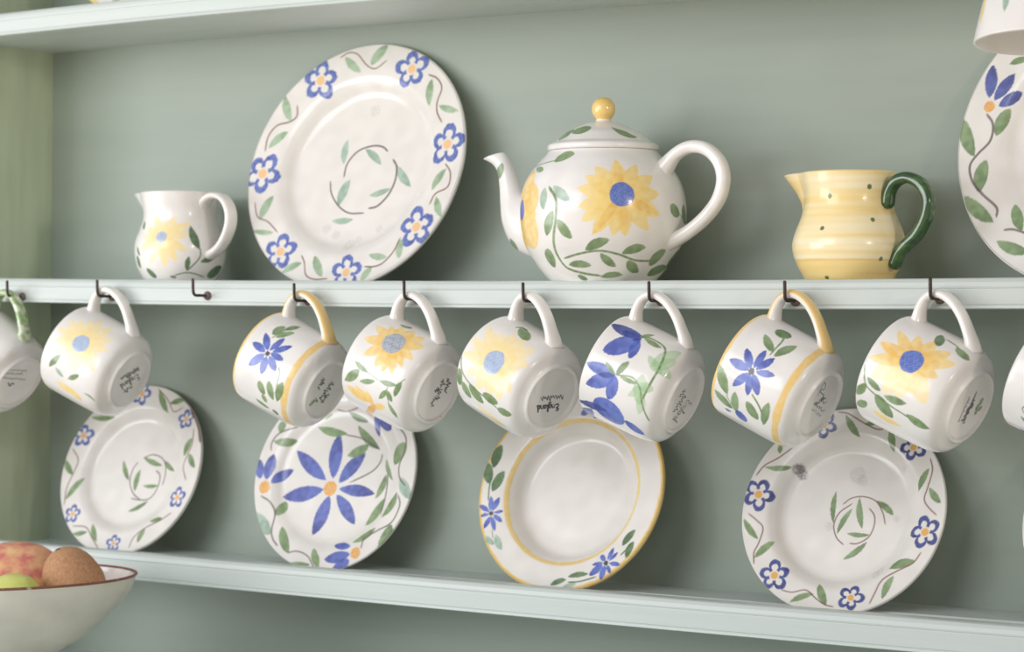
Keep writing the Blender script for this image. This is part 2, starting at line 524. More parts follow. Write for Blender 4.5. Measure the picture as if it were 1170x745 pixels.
["S","k",6,-34,-18,-23,-58,-45,-57,-45,-75,-57,-83,-46,-119,-71,-118],
["S","k",4,-32,97,-35,74,-45,73,-36,43,-53,41,-43,11,-65,11],
["S","k",4,-57,-17,-73,-13,-65,-45,-86,-40,-75,-73,-94,-74,-84,-103,-106,-100]],"m7b":[["S","k",6,112,-17,96,-27,90,-11,72,-33,65,-15],
["S","k",6,65,-15,44,-45,46,-6,27,-22,19,-6,1,-39],
["S","k",6,66,-9,49,-31,48,-5,32,-22,28,0,13,-29],
["S","k",6,10,1,-6,-17,-5,9,-25,-26],
["S","k",6,18,-5,3,-23,3,-2,-8,-12,-11,2,-28,-26],
["S","k",6,-28,-26,-22,12,-38,-16,-36,22,-54,-10],
["S","k",6,-31,-5,-46,-31,-41,3,-55,-25,-49,11,-62,-5,-57,20,-74,-8],
["S","k",6,-74,-8,-65,30,-78,10],
["S","k",6,-78,-1,-95,-21,-84,6,-99,-14,-85,20],
["S","k",6,-85,20,-99,5,-90,32,-106,11,-93,42,-104,32],
["S","k",9,113,-13,104,-23,95,-15,85,-23,78,-13,66,-19,61,-6],
["S","k",9,61,-6,47,-29,44,-10,31,-27,26,-9,11,-23],
["S","k",9,8,-6,-8,-29,-11,0,-21,-15,-27,2],
["S","k",9,-27,2,-43,-25,-48,-2,-57,-11,-63,7,-78,-17,-81,8,-94,-5],
["S","k",9,-98,7,-116,-20,-118,10],
["S","k",6,80,57,67,45,63,58,52,39,48,59,35,37,33,60,24,51],
["S","k",6,24,51,18,63,5,44,2,70,-9,58,-13,66,-27,46,-28,73],
["S","k",6,-28,73,-40,60,-46,71,-53,63,-60,74,-71,63,-75,74],
["S","k",6,-75,74,-86,66,-90,79,-102,61,-104,84],
["D","k",25,9,-28],
["D","k",22,-21,-1],
["L","g",51,55,-155,36,-142,13,-137],
["L","g",51,13,-137,-2,-122,-20,-113],
["L","g",35,-5,-184,-16,-166,-30,-153],
["L","g",44,-20,-130,-37,-127,-54,-129]],"m0b":[["S","k",9,236,191,205,150,175,146,224,120],
["S","p",7,131,238,145,229,128,201,135,193,127,175],
["S","p",7,127,175,133,158,126,142,131,125,120,107],
["S","p",7,120,107,135,98,120,73,133,65,117,43,128,34,112,7,129,4],
["S","p",7,129,4,113,-20,126,-31,107,-54],
["S","p",7,88,194,97,186,87,171,107,171,89,149],
["S","p",7,101,144,86,126,106,125,87,101,91,95,83,77,92,71,82,53],
["S","p",7,82,53,102,53,80,30,94,25,80,6,100,6,81,-16],
["S","k",7,48,228,61,215,45,192,61,184,43,158,48,144,38,125,48,114],
["S","k",7,48,114,32,89,43,77,33,55,49,42,30,17],
["S","k",7,42,8,28,-15,33,-29,23,-48,30,-61,21,-86],
["S","k",15,-1,117,-39,72,-9,64,-20,34]],"wj":[["L","y",91,-728,925,-573,834,-441,740],
["L","y",93,-389,873,-418,807,-441,740],
["L","y",90,-108,927,-289,835,-441,740],
["L","y",88,245,874,-116,807,-441,740],
["L","y",88,188,767,-124,753,-441,740],
["L","y",81,132,617,-139,677,-441,740],
["L","y",83,-86,523,-247,630,-441,740],
["L","y",87,-359,474,-377,607,-441,740],
["L","y",93,-738,511,-553,625,-441,740],
["L","y",97,-991,641,-679,689,-441,740],
["L","y",90,-967,749,-671,744,-441,740],
["L","y",81,-942,825,-654,782,-441,740],
["L","y",76,245,874,-116,807,-441,740],
["L","y",70,132,617,-139,677,-441,740],
["L","y",71,-86,523,-247,630,-441,740],
["L","y",74,-359,474,-377,607,-441,740],
["D","c",51,-441,740],
["L","G",76,248,843,305,733,417,636],
["L","G",55,467,525,670,551,890,587],
["L","G",47,187,571,158,509,158,443],
["L","G",118,769,400,987,433,1231,476],
["L","G",65,-897,462,-800,416,-672,377],
["L","G",69,-1209,578,-1196,524,-1165,470],
["L","G",34,-1208,660,-1139,618,-1064,577],
["L","G",46,-1213,890,-1168,853,-1083,814],
["L","G",24,-275,390,-190,381,-101,377],
["S","G",12,433,642,426,560,165,443],
["S","G",11,-150,397,136,424,382,412,648,380]],"tp":[["L","Y",132,-106,1372,68,1247,222,1137],
["L","Y",130,187,1441,197,1275,222,1137],
["L","Y",126,477,1392,323,1254,222,1137],
["L","Y",125,674,1295,421,1213,222,1137],
["L","Y",128,723,1156,454,1145,222,1137],
["L","Y",131,710,993,449,1064,222,1137],
["L","Y",132,567,879,380,1008,222,1137],
["L","Y",128,271,835,241,986,222,1137],
["L","Y",126,122,834,169,986,222,1137],
["L","Y",124,-121,844,51,990,222,1137],
["L","Y",124,-246,945,-12,1040,222,1137],
["L","Y",125,-284,1046,-31,1090,222,1137],
["L","Y",128,-304,1189,-37,1162,222,1137],
["L","Y",131,-217,1286,11,1209,222,1137],
["L","Z",71,187,1441,197,1275,222,1137],
["L","Z",70,271,835,241,986,222,1137],
["L","Z",68,-121,844,51,990,222,1137],
["L","Z",72,710,993,449,1064,222,1137],
["D","C",95,223,1143],
["L","Z",300,-1299,1322,-1273,1172,-1531,1041],
["L","Z",288,-969,1160,-1152,1097,-1531,1041],
["L","Z",115,-918,995,-1125,1015,-1531,1041],
["L","Z",335,-1051,811,-1193,924,-1531,1041],
["L","Z",271,-1518,765,-1399,902,-1531,1041],
["D","C",82,-1325,1042],
["L","g",103,-507,1511,-679,1488,-809,1440],
["L","g",53,-1234,1388,-1066,1365,-957,1351],
["L","g",5,-1477,1510,-1476,1460,-1484,1409],
["L","g",83,-619,1019,-694,932,-745,838],
["L","g",78,-556,958,-485,880,-387,814],
["L","g",99,-782,731,-832,648,-842,569],
["L","g",80,75,799,-77,770,-226,716],
["L","g",78,572,743,407,728,265,689],
["L","g",70,-183,579,-343,593,-525,585],
["L","g",66,-25,688,69,622,199,572],
["L","g",78,369,622,468,566,611,519],
["L","g",113,949,718,842,662,792,589],
["L","g",59,343,491,151,493,-31,468],
["L","g",47,-434,490,-367,463,-282,446],
["L","g",164,1553,683,1440,652,1341,621],
["L","g",104,1412,564,1036,541,872,500],
["L","g",93,924,1069,998,1033,1115,1006],
["L","g",102,1296,1079,1279,1011,1443,949],
["L","t",77,-777,1197,-779,1116,-770,1036],
["L","t",78,-641,1211,-520,1148,-403,1097],
["S","g",11,-1486,1398,-1104,1423,-738,1452],
["S","g",11,1115,1013,1351,947],
["S","g",23,-712,1206,-585,1110,-582,969,-647,806,-663,670,-583,560,-325,508,-30,482],
["S","g",19,-566,645,-300,688,-42,711,212,681,470,630,762,626]],"tl":[["L","g",137,-898,247,-657,236,-504,244],
["L","g",73,260,267,504,175,808,135],
["L","g",137,-1267,157,-1135,183,-1206,232]],"yj":[["D","G",19,465,1049],
["D","G",17,-459,983],
["D","G",17,485,807],
["D","G",17,-520,741],
["D","G",16,612,516],
["D","G",16,-497,367]]}''')
PC = {'a': ((170, 194, 164), (128, 158, 116)), 'g': ((138, 164, 116), (98, 128, 76)), 't': ((172, 198, 178), (128, 164, 140)), 'G': ((98, 132, 84), (58, 94, 54)), 'b': ((134, 82, 66), (112, 66, 52)), 'p': ((104, 82, 84), (88, 66, 70)),
      'B': ((84, 104, 188), (30, 46, 138)), 'V': ((92, 116, 200), (40, 62, 158)), 'N': ((74, 90, 168), (34, 48, 128)), 'o': ((238, 184, 100), (226, 160, 78)), 'y': ((252, 234, 180), (250, 224, 158)),
      'Y': ((252, 224, 142), (244, 208, 116)), 'Z': ((250, 220, 140), (238, 190, 96)), 'O': ((251, 216, 140), (244, 196, 104)), 'c': ((172, 196, 230), (140, 170, 220)), 'C': ((96, 132, 212), (60, 98, 190)),
      'd': ((176, 196, 218), (112, 146, 190)), 'k': ((52, 48, 58), (40, 38, 46)), 's': ((150, 146, 146), (150, 146, 146)), 'S': ((120, 116, 114), (120, 116, 114)), 'e': ((172, 206, 158), (148, 190, 136))}
PA = {'s': .22, 'S': .75, 'e': .6, 'y': .8, 'Y': .85, 'Z': .85, 'c': .85, 'd': .8, 'b': .85, 'p': .85, 't': .85}
def seg_dist(P, pts, rad):
    d = np.full(len(P), 1e9); tt = np.zeros(len(P)); m = len(pts)-1
    for i in range(m):
        a, b = pts[i], pts[i+1]; e = b-a; L = e@e+1e-12
        t = np.clip(((P-a)@e)/L, 0, 1); q = P-a-t[:, None]*e; k = np.sqrt((q*q).sum(1))-(rad[i]+(rad[i+1]-rad[i])*t)
        u = k < d; d[u] = k[u]; tt[u] = ((i+t)/m)[u]
    return d, tt
def paint(col, XY, strokes, Rof=None, aa=.55, tint=None):
    """XY: (n,2) surface coordinates in mm, or (theta,l) when Rof(l) gives the radius there"""
    rnd = random.Random(11)
    for st in strokes:
        kind, ck, wd = st[0], st[1], st[2]/10.; q = np.array(st[3:], float).reshape(-1, 2)
        if Rof is not None: q = np.c_[q[:, 0]/1000, q[:, 1]/10.]
        else: q = q/10.
        if kind == 'F': wd = 0
        if Rof is not None:
            rc = max(4., float(Rof(q[:, 1].mean()))); sc = np.array([rc, 1.])
        else: sc = np.array([1., 1.])
        q = q*sc; pad = wd+2.
        if kind == 'F': pad = np.hypot(*(q[1]-q[0]))*1.3+1
        lo, hi = (q.min(0)-pad)/sc, (q.max(0)+pad)/sc
        m = np.nonzero((XY[:, 0] > lo[0]) & (XY[:, 0] < hi[0]) & (XY[:, 1] > lo[1]) & (XY[:, 1] < hi[1]))[0]
        if len(m) == 0: continue
        P = XY[m]*sc; al = None
        if kind == 'L':
            t = np.linspace(0, 1, 11)[:, None]; c0 = 2*q[1]-.5*(q[0]+q[2])
            pts = (1-t)**2*q[0]+2*t*(1-t)*c0+t*t*q[2]; rad = wd/2*np.sin(np.pi*np.clip(t[:, 0]*.97+.015, 0, 1))**.8
            d, tt = seg_dist(P, pts, rad); d = d+.18*noise(P+wd, 2.2)
            fade = np.clip(1.25*tt, 0, 1) if ck in 'gGteyYZOc' else np.clip(1-1.5*tt, 0, 1)**.8
            fade = np.clip(fade*.7+.3*noise(P, 8.)+rnd.uniform(-.15, .25), 0, 1)
        elif kind == 'S':
            pts = catmull(q, 5) if len(q) > 2 else q; n = len(pts); rad = np.full(n, wd/2); rad[0] *= .5; rad[-1] *= .5
            d, tt = seg_dist(P, pts, rad); fade = np.clip(.5+.5*noise(P, 5.), 0, 1)
        elif kind == 'D':
            d = np.hypot(*(P-q[0]).T)-wd; d = d+min(.3, wd*.12)*noise(P, max(1.5, wd*.8)); fade = np.clip(.5+.6*noise(P, max(1.2, wd*.5)), 0, 1)
            if ck in 'sS': al = np.clip(.5-d/1.6, 0, 1)*np.clip(.85+.5*noise(P, 3.), 0, 1)
            if ck in 'cCd': fade = np.clip(.45+.8*noise(P, 1.8), 0, 1)
        elif kind == 'F':
            v = P-q[0]; e = q[1]-q[0]; Rr = np.hypot(*e); a0 = math.atan2(e[1], e[0]); r = np.hypot(*v.T); ph = np.arctan2(v[:, 1], v[:, 0])-a0
            n = int(st[2]); rc = Rr*(.47+.46*np.abs(np.cos(n*ph/2))**.75)*(1+.05*np.sin(ph*2+st[3])+.04*np.sin(3*ph+st[4])); h = Rr*.15*(1+.14*noise(P, 5.))
            d1 = np.abs(r-rc)*.85-h
            sp = np.abs(((ph+np.pi/n) % (2*np.pi/n))-np.pi/n)
            d2 = np.maximum(np.abs(np.sin((ph-np.pi/n+np.pi/n*2) % (2*np.pi/n) if False else 0)), 0)
            off = np.abs((ph/(2*np.pi/n)) % 1-.5)*(2*np.pi/n); d2 = np.maximum(off*r-h*.75, np.maximum(r-rc, Rr*.36-r))
            d = np.minimum(d1, d2); dk = np.clip(.5+.6*noise(P, 4.)-.1, 0, 1)
            cb = lin(tint[0] if tint else (74, 100, 184))*(1-dk)[:, None]+lin(tint[1] if tint else (46, 66, 150))*dk[:, None]
            a = np.clip(.5-d/aa, 0, 1)[:, None]*.93; col[m] = col[m]*(1-a)+cb*a
            a = (np.clip(.5-(r-Rr*.26)/aa, 0, 1)*.95)[:, None]; co = lin(tint[2] if tint else (240, 184, 104)); col[m] = col[m]*(1-a)+co*a
            continue
        c0, c1 = lin(PC[ck][0]), lin(PC[ck][1])
        a = np.clip(.5-d/aa, 0, 1) if al is None else al
        a = (a*PA.get(ck, .93))[:, None]; cc = c0*(1-fade)[:, None]+c1*fade[:, None]
        col[m] = col[m]*(1-a)+cc*a
    return col
# ---------------------------------------------------------------- materials
def mat(name, base=None, rough=.5, attr=False, coat=0., bump=None, spec=.5, metal=0., ramp=None, nscale=(20, 20, 20), detail=4):
    m = bpy.data.materials.new(name); m.use_nodes = True; t = m.node_tree; b = t.nodes['Principled BSDF']
    b.inputs['Roughness'].default_value = rough; b.inputs['Metallic'].default_value = metal; b.inputs['Specular IOR Level'].default_value = spec
    b.inputs['Coat Weight'].default_value = coat; b.inputs['Coat Roughness'].default_value = .04
    tc = t.nodes.new('ShaderNodeTexCoord'); mp = t.nodes.new('ShaderNodeMapping'); mp.inputs['Scale'].default_value = nscale; t.links.new(tc.outputs['Object'], mp.inputs[0])
    nz = t.nodes.new('ShaderNodeTexNoise'); nz.inputs['Scale'].default_value = 1; nz.inputs['Detail'].default_value = detail; t.links.new(mp.outputs[0], nz.inputs['Vector'])
    if attr:
        a = t.nodes.new('ShaderNodeVertexColor'); a.layer_name = 'Paint'; t.links.new(a.outputs['Color'], b.inputs['Base Color'])
    else:
        r = t.nodes.new('ShaderNodeValToRGB'); t.links.new(nz.outputs['Fac'], r.inputs[0]); rr = ramp or [(.35, base), (.65, tuple(min(255, x*1.05+2) for x in base))]
        while len(r.color_ramp.elements) < len(rr): r.color_ramp.elements.new(.5)
        for e, (p, c) in zip(r.color_ramp.elements, rr): e.position = p; e.color = (*lin(c), 1)
        t.links.new(r.outputs[0], b.inputs['Base Color'])
    if bump:
        bp = t.nodes.new('ShaderNodeBump'); bp.inputs['Strength'].default_value = bump[0]; bp.inputs['Distance'].default_value = bump[1]
        t.links.new(nz.outputs['Fac'], bp.inputs['Height']); t.links.new(bp.outputs[0], b.inputs['Normal'])
    return m
M_PAINT = mat('sage_painted_wood', ramp=[(.3, (150, 161, 149)), (.7, (154, 165, 153))], rough=.45, bump=(.25, .0006), nscale=(9, 60, 90), spec=.4)
M_SHELF = mat('pale_sage_shelf_paint', ramp=[(.3, (197, 206, 201)), (.7, (203, 211, 207))], rough=.4, bump=(.2, .0005), nscale=(8, 60, 160), spec=.45)
M_PANEL = mat('lit_green_side_paint', (192, 203, 176), .45, bump=(.25, .0006), nscale=(60, 60, 9), spec=.4)  # lighter than the back panel's paint: light on the side panel put into its colour
M_CER = mat('painted_glaze', attr=True, rough=.24, coat=.22, spec=.5, bump=(.04, .0006), nscale=(60, 60, 60), detail=1)
M_WHITE = mat('white_glaze', (236, 232, 227), .18, coat=.5, bump=(.04, .0006), nscale=(60, 60, 60), detail=1)
M_YEL = mat('yellow_glaze', ramp=[(.35, (240, 202, 116)), (.65, (246, 214, 138))], rough=.18, coat=.5, nscale=(90, 90, 90))
M_GRN = mat('green_glaze', ramp=[(.3, (36, 66, 36)), (.55, (48, 84, 42)), (.75, (84, 116, 62))], rough=.16, coat=.6, nscale=(70, 70, 160))
M_SPONGE = mat('sponged_green_glaze', ramp=[(.42, (222, 224, 208)), (.52, (176, 196, 150)), (.68, (136, 168, 108))], rough=.2, coat=.4, nscale=(160, 160, 160), detail=3)
M_IRON = mat('dark_bronze_iron', (66, 54, 50), .42, metal=.55, nscale=(300, 300, 300))
M_PLATE = mat('worn_bronze_plate', (112, 98, 92), .4, metal=.35, nscale=(300, 300, 300))
M_CREAM = mat('cream_bowl_enamel', (214, 212, 198), .35, coat=.2, nscale=(30, 30, 30))
M_RIM = mat('worn_brown_rim', ramp=[(.4, (140, 92, 70)), (.62, (120, 74, 56)), (.72, (206, 190, 172))], rough=.5, nscale=(160, 160, 160))
M_KIWI = mat('brown_fuzzy_skin', ramp=[(.3, (170, 126, 92)), (.7, (194, 150, 114))], rough=.75, bump=(.3, .0006), nscale=(420, 420, 420), spec=.25)
M_MANGO = mat('red_yellow_skin', ramp=[(.3, (236, 196, 142)), (.45, (226, 164, 128)), (.6, (206, 118, 108)), (.75, (222, 150, 132))], rough=.4, nscale=(85, 85, 85), detail=8)
M_LIME = mat('lime_green_skin', ramp=[(.35, (214, 216, 128)), (.65, (202, 210, 108))], rough=.4, nscale=(120, 120, 120))
M_DARK = mat('dark_stem_end', (70, 52, 40), .8, nscale=(300, 300, 300))
WHITE = lin((238, 235, 231))
def base_col(P, c=WHITE, amt=.03): return c[None, :]*(1+amt*noise(P, 23.))[:, None]

# ---------------------------------------------------------------- the dresser
X0, X1 = -.745, .60
D = .1096
dresser = empty('dresser', Matrix.Translation((-.1, .05, -.345)), 'sage green painted dresser with shelves and cup hooks filling the picture', 'dresser')
def dpart(name, V, F, m, parent=None, **k):
    o = put(name, V, F, m, None, **k); p = parent or dresser
    o.parent = p; o.matrix_parent_inverse = Matrix.Translation((.1, -.05, .345)) if p == dresser else Matrix.Identity(4); return o
def box(x0, x1, y0, y1, z0, z1):
    V = [(x, y, z) for x in (x0, x1) for y in (y0, y1) for z in (z0, z1)]
    return V, [(0, 1, 3, 2), (4, 6, 7, 5), (0, 4, 5, 1), (2, 3, 7, 6), (0, 2, 6, 4), (1, 5, 7, 3)]
V, F = box(X0-.02, X1, D, D+.014, -.345, .62); dpart('back_panel', V, F, M_PAINT, smooth=False)
# side panel leans a hair, as the corner in the photo does
V, F = box(-.757, -.7372, -.004, D, -.345, .62); V = [(x+.0035*(z-.05)*2, y, z) for x, y, z in V]; dpart('side_panel', V, F, M_PANEL, smooth=False)
V, F = box(-1.35, X1, -.42, D+.014, -.375, -.345); dpart('worktop', V, F, M_SHELF, smooth=False)
def shelf(yf, zf, zb, th, lip, groove):
    """front nose profile at (y,z) below the lip top line zf(x); the board itself sits `lip` lower"""
    nose = [(D, 'b'), (.062, 's'), (.058, 'g'), (.033, 'g'), (.030, 's'), (.0175+yf, 's'), (.0165+yf, -.0008), (.0155+yf, -.0001), (.0045+yf, 0), (.0025+yf, -.0006), (.0006+yf, -.0028), (yf, -.0056), (yf+.0002, -.0068), (yf+.0007, -.0072), (yf+.0005, -.0078), (yf+.0005, -th+.0034), (yf+.0011, -th+.0028), (yf+.0004, -th+.0021), (yf+.0002, -th+.0006), (yf+.0012, -th), (D, 'u')]
    xs = np.linspace(X0, X1, 60); V = []
    for x in xs:
        a, b = zf(x), zb(x)
        for y, k in nose:
            f = (y-yf)/(D-yf); base = a+(b-a)*f
            z = base+(k if not isinstance(k, str) else {'b': -lip, 's': -lip, 'g': -lip-groove, 'u': -th}[k]); V.append((x, y, z))
    n = len(nose); F = grid_faces(len(xs), n, True)
    return V, F
cl = lambda x, a=-.75, b=.3: min(max(x, a), b)
mid_z = lambda x: .01078*cl(x)**2+.0024*cl(x)-.00033
top_f = lambda x: -.02896*cl(x, -.75, 0)**2-.02101*cl(x, -.75, 0)+.21722+.0202
top_b = lambda x: -.01501*cl(x, -.75, 0)**2-.0093*cl(x, -.75, 0)+.21938+.0202
low_f = lambda x: .0050*cl(x)**2+.0012*cl(x)-.2345
low_b = lambda x: .00514*cl(x)**2+.00695*cl(x)-.24051+.006
for yf, zf, zb, th, gr in ((0., mid_z, mid_z, .0212, 0.), (-.0134, top_f, top_b, .0202, 0.), (0., low_f, low_b, .0233, .0035)):
    V, F = shelf(yf, zf, zb, th, .006, gr); dpart('shelf', V, F, M_SHELF, smooth=False)
def tube(P, r, ns=14):
    """round rod along points P with round ends"""
    P = np.array(P, float); r = np.full(len(P), r) if np.isscalar(r) else np.array(r, float)
    t = np.gradient(P, axis=0); t /= np.linalg.norm(t, axis=1)[:, None]; ref = np.array([1., .013, .02]); V = []
    for p, q, k in zip(P, t, r):
        n = np.cross(q, ref); n /= np.linalg.norm(n); b = np.cross(q, n)
        for a in np.linspace(0, 2*np.pi, ns, endpoint=False): V.append(p+k*(math.cos(a)*n+math.sin(a)*b))
    F = [tuple(f) for f in grid_faces(len(P), ns)]+[tuple(range(ns))[::-1], tuple(range((len(P)-1)*ns, len(P)*ns))]
    return V, F
HOOKS = [(-.6685, -.0135), (-.5631, -.0132), (-.4575, -.0124), (-.3525, -.0165), (-.2454, -.0149), (-.137, -.0163), (-.0299, -.0157), (.0777, -.0155), (.1848, -.0137), (.2885, -.014)]
def hook(x, z, arm=.0185, rise=.0135, y0=0.):
    pts = [(0, 0, 0), (0, -.006, .0002), (0, -arm+.004, .0003)]
    for a in np.linspace(0, math.pi/2, 6): pts.append((0, -arm+.004-.004*math.sin(a), .0043-.004*math.cos(a)))
    pts += [(0, -arm-.0002, rise*.6), (0, -arm-.0004, rise), (0, -arm-.0004, rise+.0009)]
    r = [.00125]*(len(pts)-1)+[.0007]
    V, F = tube(np.array(pts)+[x, y0, z], r); h = dpart('cup_hook', V, F, M_IRON)
    pr = [(.01, -.0026), (2.0, -.0024), (3.3, -.0014), (3.8, -.0004), (3.8, .0012)]; V2 = []
    for rr, yy in pr:
        for a in np.linspace(0, 2*np.pi, 20, endpoint=False): V2.append((x+rr/1000*math.cos(a), y0+yy, z+rr/1000*math.sin(a)))
    dpart('screw_plate', np.array(V2), grid_faces(5, 20), M_PLATE, parent=h, label='greyer round screw plate'); return h
for x, z in HOOKS: hook(x, z)

# ---------------------------------------------------------------- plates
def plate(name, ctr, tilt, spin, Rm, d, wl, label, cat, group, strokes=(), ring=None, tint=None, step=.5, ns=620, thick=4.0):
    pf = catmull([(0.01, -d), (.3*Rm, -d), ((wl-.22)*Rm, -d*.99), ((wl-.12)*Rm, -d*.86), ((wl-.05)*Rm, -d*.45), (wl*Rm, -d*.22), ((wl+.06)*Rm, -d*.13), (.97*Rm, -.2), (.985*Rm, 0)], 10)
    T = thick
    edge = catmull([(.985*Rm, 0), (.995*Rm, -.5), (Rm, -1.7), (.994*Rm, -3.0), (.975*Rm, -T-.2), ((wl+.06)*Rm, -d*.13-T), ((wl-.02)*Rm, -d*.4-T), ((wl-.10)*Rm, -d*.95-T), ((wl-.13)*Rm, -d-T-1.6), ((wl-.17)*Rm, -d-T-1.6), ((wl-.19)*Rm, -d-T), (.2*Rm, -d-T), (.01, -d-T)], 5)
    A, _ = resample(pf, step); pr = np.vstack([A, edge[1:]]); nA = len(A)
    th = np.linspace(0, 2*np.pi, ns, endpoint=False)
    X = (pr[:, 0][:, None]*np.cos(th)).ravel(); Y = (pr[:, 0][:, None]*np.sin(th)).ravel(); Z = np.repeat(pr[:, 1], ns)
    Vl = np.c_[X, Y, Z]; col = base_col(Vl, lin((232, 228, 222))); nF = (nA+6)*ns
    XY = np.c_[X, Y][:nF]; r = np.hypot(X, Y)
    if ring:
        for (r0, r1, c, al) in ring:
            wob = .25*noise(Vl*[1, 1, 0], 14.); a = np.clip((r-r0*Rm+wob)/.5+.5, 0, 1)*np.clip((r1*Rm-r+wob)/.5+.5, 0, 1)
            if r1 >= 1: a = np.clip((r-r0*Rm+wob)/.5+.5, 0, 1)*(Z > -4.2)
            a = (a*al*(1+.12*noise(Vl, 6.)))[:, None].clip(0, 1); col = col*(1-a)+lin(c)*a
    c2 = col[:nF].copy(); paint(c2, XY, strokes, tint=tint); col[:nF] = c2
    # plate frame: local x right, y up in the plate's plane, z out of its face; origin at its foot
    t, s = R(tilt), R(spin)
    N = Vector((math.sin(s)*math.cos(t), -math.cos(s)*math.cos(t), math.sin(t))); e1 = Vector((math.cos(s), math.sin(s), 0)); e2 = N.cross(e1)
    C = Vector(ctr); foot = C-e2*(Rm/1000)
    Mx = Matrix(((e1.x, e2.x, N.x, foot.x), (e1.y, e2.y, N.y, foot.y), (e1.z, e2.z, N.z, foot.z), (0, 0, 0, 1)))
    V = np.c_[X, Y+Rm, Z]/1000
    o = put(name, V, grid_faces(len(pr), ns), M_CER, None, col=col); o.matrix_world = Mx
    return tag(o, label, cat, group)
UG = 'plates propped on the middle shelf'; LG = 'plates propped on the bottom shelf'
plate('dinner_plate', (-.3607, .0735, .0992), 16.96, 0, 110., 12.5, .73, 'large white plate with blue outlined flowers left of the teapot', 'plate', UG, PAINT['A'], tint=((96, 118, 190), (62, 84, 164), (240, 196, 140)))
plate('side_plate', (-.611, .0772, -.1689), 20.72, 0, 80.28, 10.5, .74, 'small flowered plate at the far left of the bottom shelf, behind the fruit bowl', 'plate', LG, PAINT['B'], tint=((78, 102, 182), (52, 72, 152), (240, 180, 110)))
plate('side_plate', (-.3856, .081, -.1645), 17.16, 0, 83.54, 7, .80, 'white plate with one big blue star flower painted in its centre', 'plate', LG, PAINT['C'])
plate('soup_plate', (-.1460, .0680, -.1651), 20.83, 0, 82.9, 18, .72, 'deep plain white bowl plate with yellow rim and small blue flowers', 'plate', LG, PAINT['D'], ring=[(.695, .735, (240, 208, 126), .85), (.965, 1.1, (236, 200, 112), .9)])
plate('side_plate', (.0818, .0759, -.1694), 21.79, 0, 80.18, 12, .75, 'blue flowered plate with grey smudges, rightmost full plate of the bottom shelf', 'plate', LG, PAINT['E'], tint=((52, 70, 150), (30, 44, 116), (232, 174, 84)))
def turned(strokes, deg):
    c, q = math.cos(R(deg)), math.sin(R(deg)); out = []
    for st in strokes:
        P = np.array(st[3:], float).reshape(-1, 2); P = np.c_[P[:, 0]*c-P[:, 1]*q, P[:, 0]*q+P[:, 1]*c]; out.append(list(st[:3])+P.ravel().tolist())
    return out
plate('dinner_plate', (.2718, .0748, .1005), 12.93, -9.23, 109.3, 10, .72, 'large plate cut off by the right edge, beside the yellow jug', 'plate', UG, PAINT['G']+turned(PAINT['G'], 180))
plate('side_plate', (.2985, .077, -.1675), 20., 0, 80., 9, .75, 'plate showing only a white sliver at the right edge of the bottom shelf', 'plate', LG, turned(PAINT['E'], 30), step=.7, ns=420)
plate('dinner_plate', (-.570, .0685, .3390), 18., 0, 108., 10, .74, 'yellow rimmed plate at the top left standing on the highest shelf', 'plate', None, [['L', 'g', 60, -560, -850, -500, -880, -420, -880], ['L', 'g', 60, -300, -940, -240, -960, -160, -960], ['L', 'Y', 90, -520, -760, -440, -780, -400, -800]], ring=[(.965, 1.1, (232, 206, 120), .9)], step=.8, ns=400)

# ---------------------------------------------------------------- lathe pieces
def lathe(outer, inner, ns, step=.45, istep=2.5):
    """outer profile (r,z mm) in stroke order, inner profile continuing from its last point; returns verts, faces, theta, l, n_outer"""
    A, l = resample(outer, step)
    if inner is not None and len(inner): pr = np.vstack([A, inner])
    else: pr = A
    th = np.linspace(-np.pi, np.pi, ns, endpoint=False)
    return pr, A, l, th
def strap(cl, a, b, ns=20, cap=True):
    """handle: centreline cl [(rho,z)], in-plane half thickness a(t), side half width b(t) -> verts (rho, side, z)"""
    cl = np.array(cl, float); n = len(cl); t = np.gradient(cl, axis=0); t /= np.linalg.norm(t, axis=1)[:, None]; nr = np.c_[t[:, 1], -t[:, 0]]
    f = np.linspace(0, 1, n); V = []; ang = np.linspace(0, 2*np.pi, ns, endpoint=False)
    ca, sa = np.cos(ang), np.sin(ang); ca = np.sign(ca)*np.abs(ca)**.8; sa = np.sign(sa)*np.abs(sa)**.8
    for i in range(n):
        aa, bb = a(f[i]), b(f[i])
        for c_, s_ in zip(ca, sa): V.append((cl[i, 0]+nr[i, 0]*aa*c_, bb*s_, cl[i, 1]+nr[i, 1]*aa*c_))
    F = [tuple(x) for x in grid_faces(n, ns)]
    if cap: F += [tuple(range(ns))[::-1], tuple(range((n-1)*ns, n*ns))]
    return np.array(V), F
MUG_OUT = catmull([(38.6, 0), (39.5, 2.5), (39.6, 12), (39.6, 25), (39.5, 38), (39.2, 47), (38.6, 52.5), (37.5, 56.8), (36.0, 59.8), (33.4, 62.0), (29.8, 63.6), (27.2, 65.2), (26.2, 66.7), (25.2, 67.5), (24.0, 67.0), (23.2, 66.0), (22.0, 65.5), (14, 65.5), (0.01, 65.5)], 8)
MUG_IN = catmull([(38.6, 0), (37.2, -.3), (36.4, 1.2), (36.2, 10), (36.0, 40), (34.5, 55), (28, 60.5), (0.01, 61)], 4)
HANDLE = catmull([(8.5, 34.5), (7.0, 41), (6.0, 47.5), (7.2, 54.8), (12.0, 60.5), (20, 61.9), (29, 59.3), (38, 53.5), (45.5, 46.2), (50.5, 40.5), (53.5, 34.5)], 5)
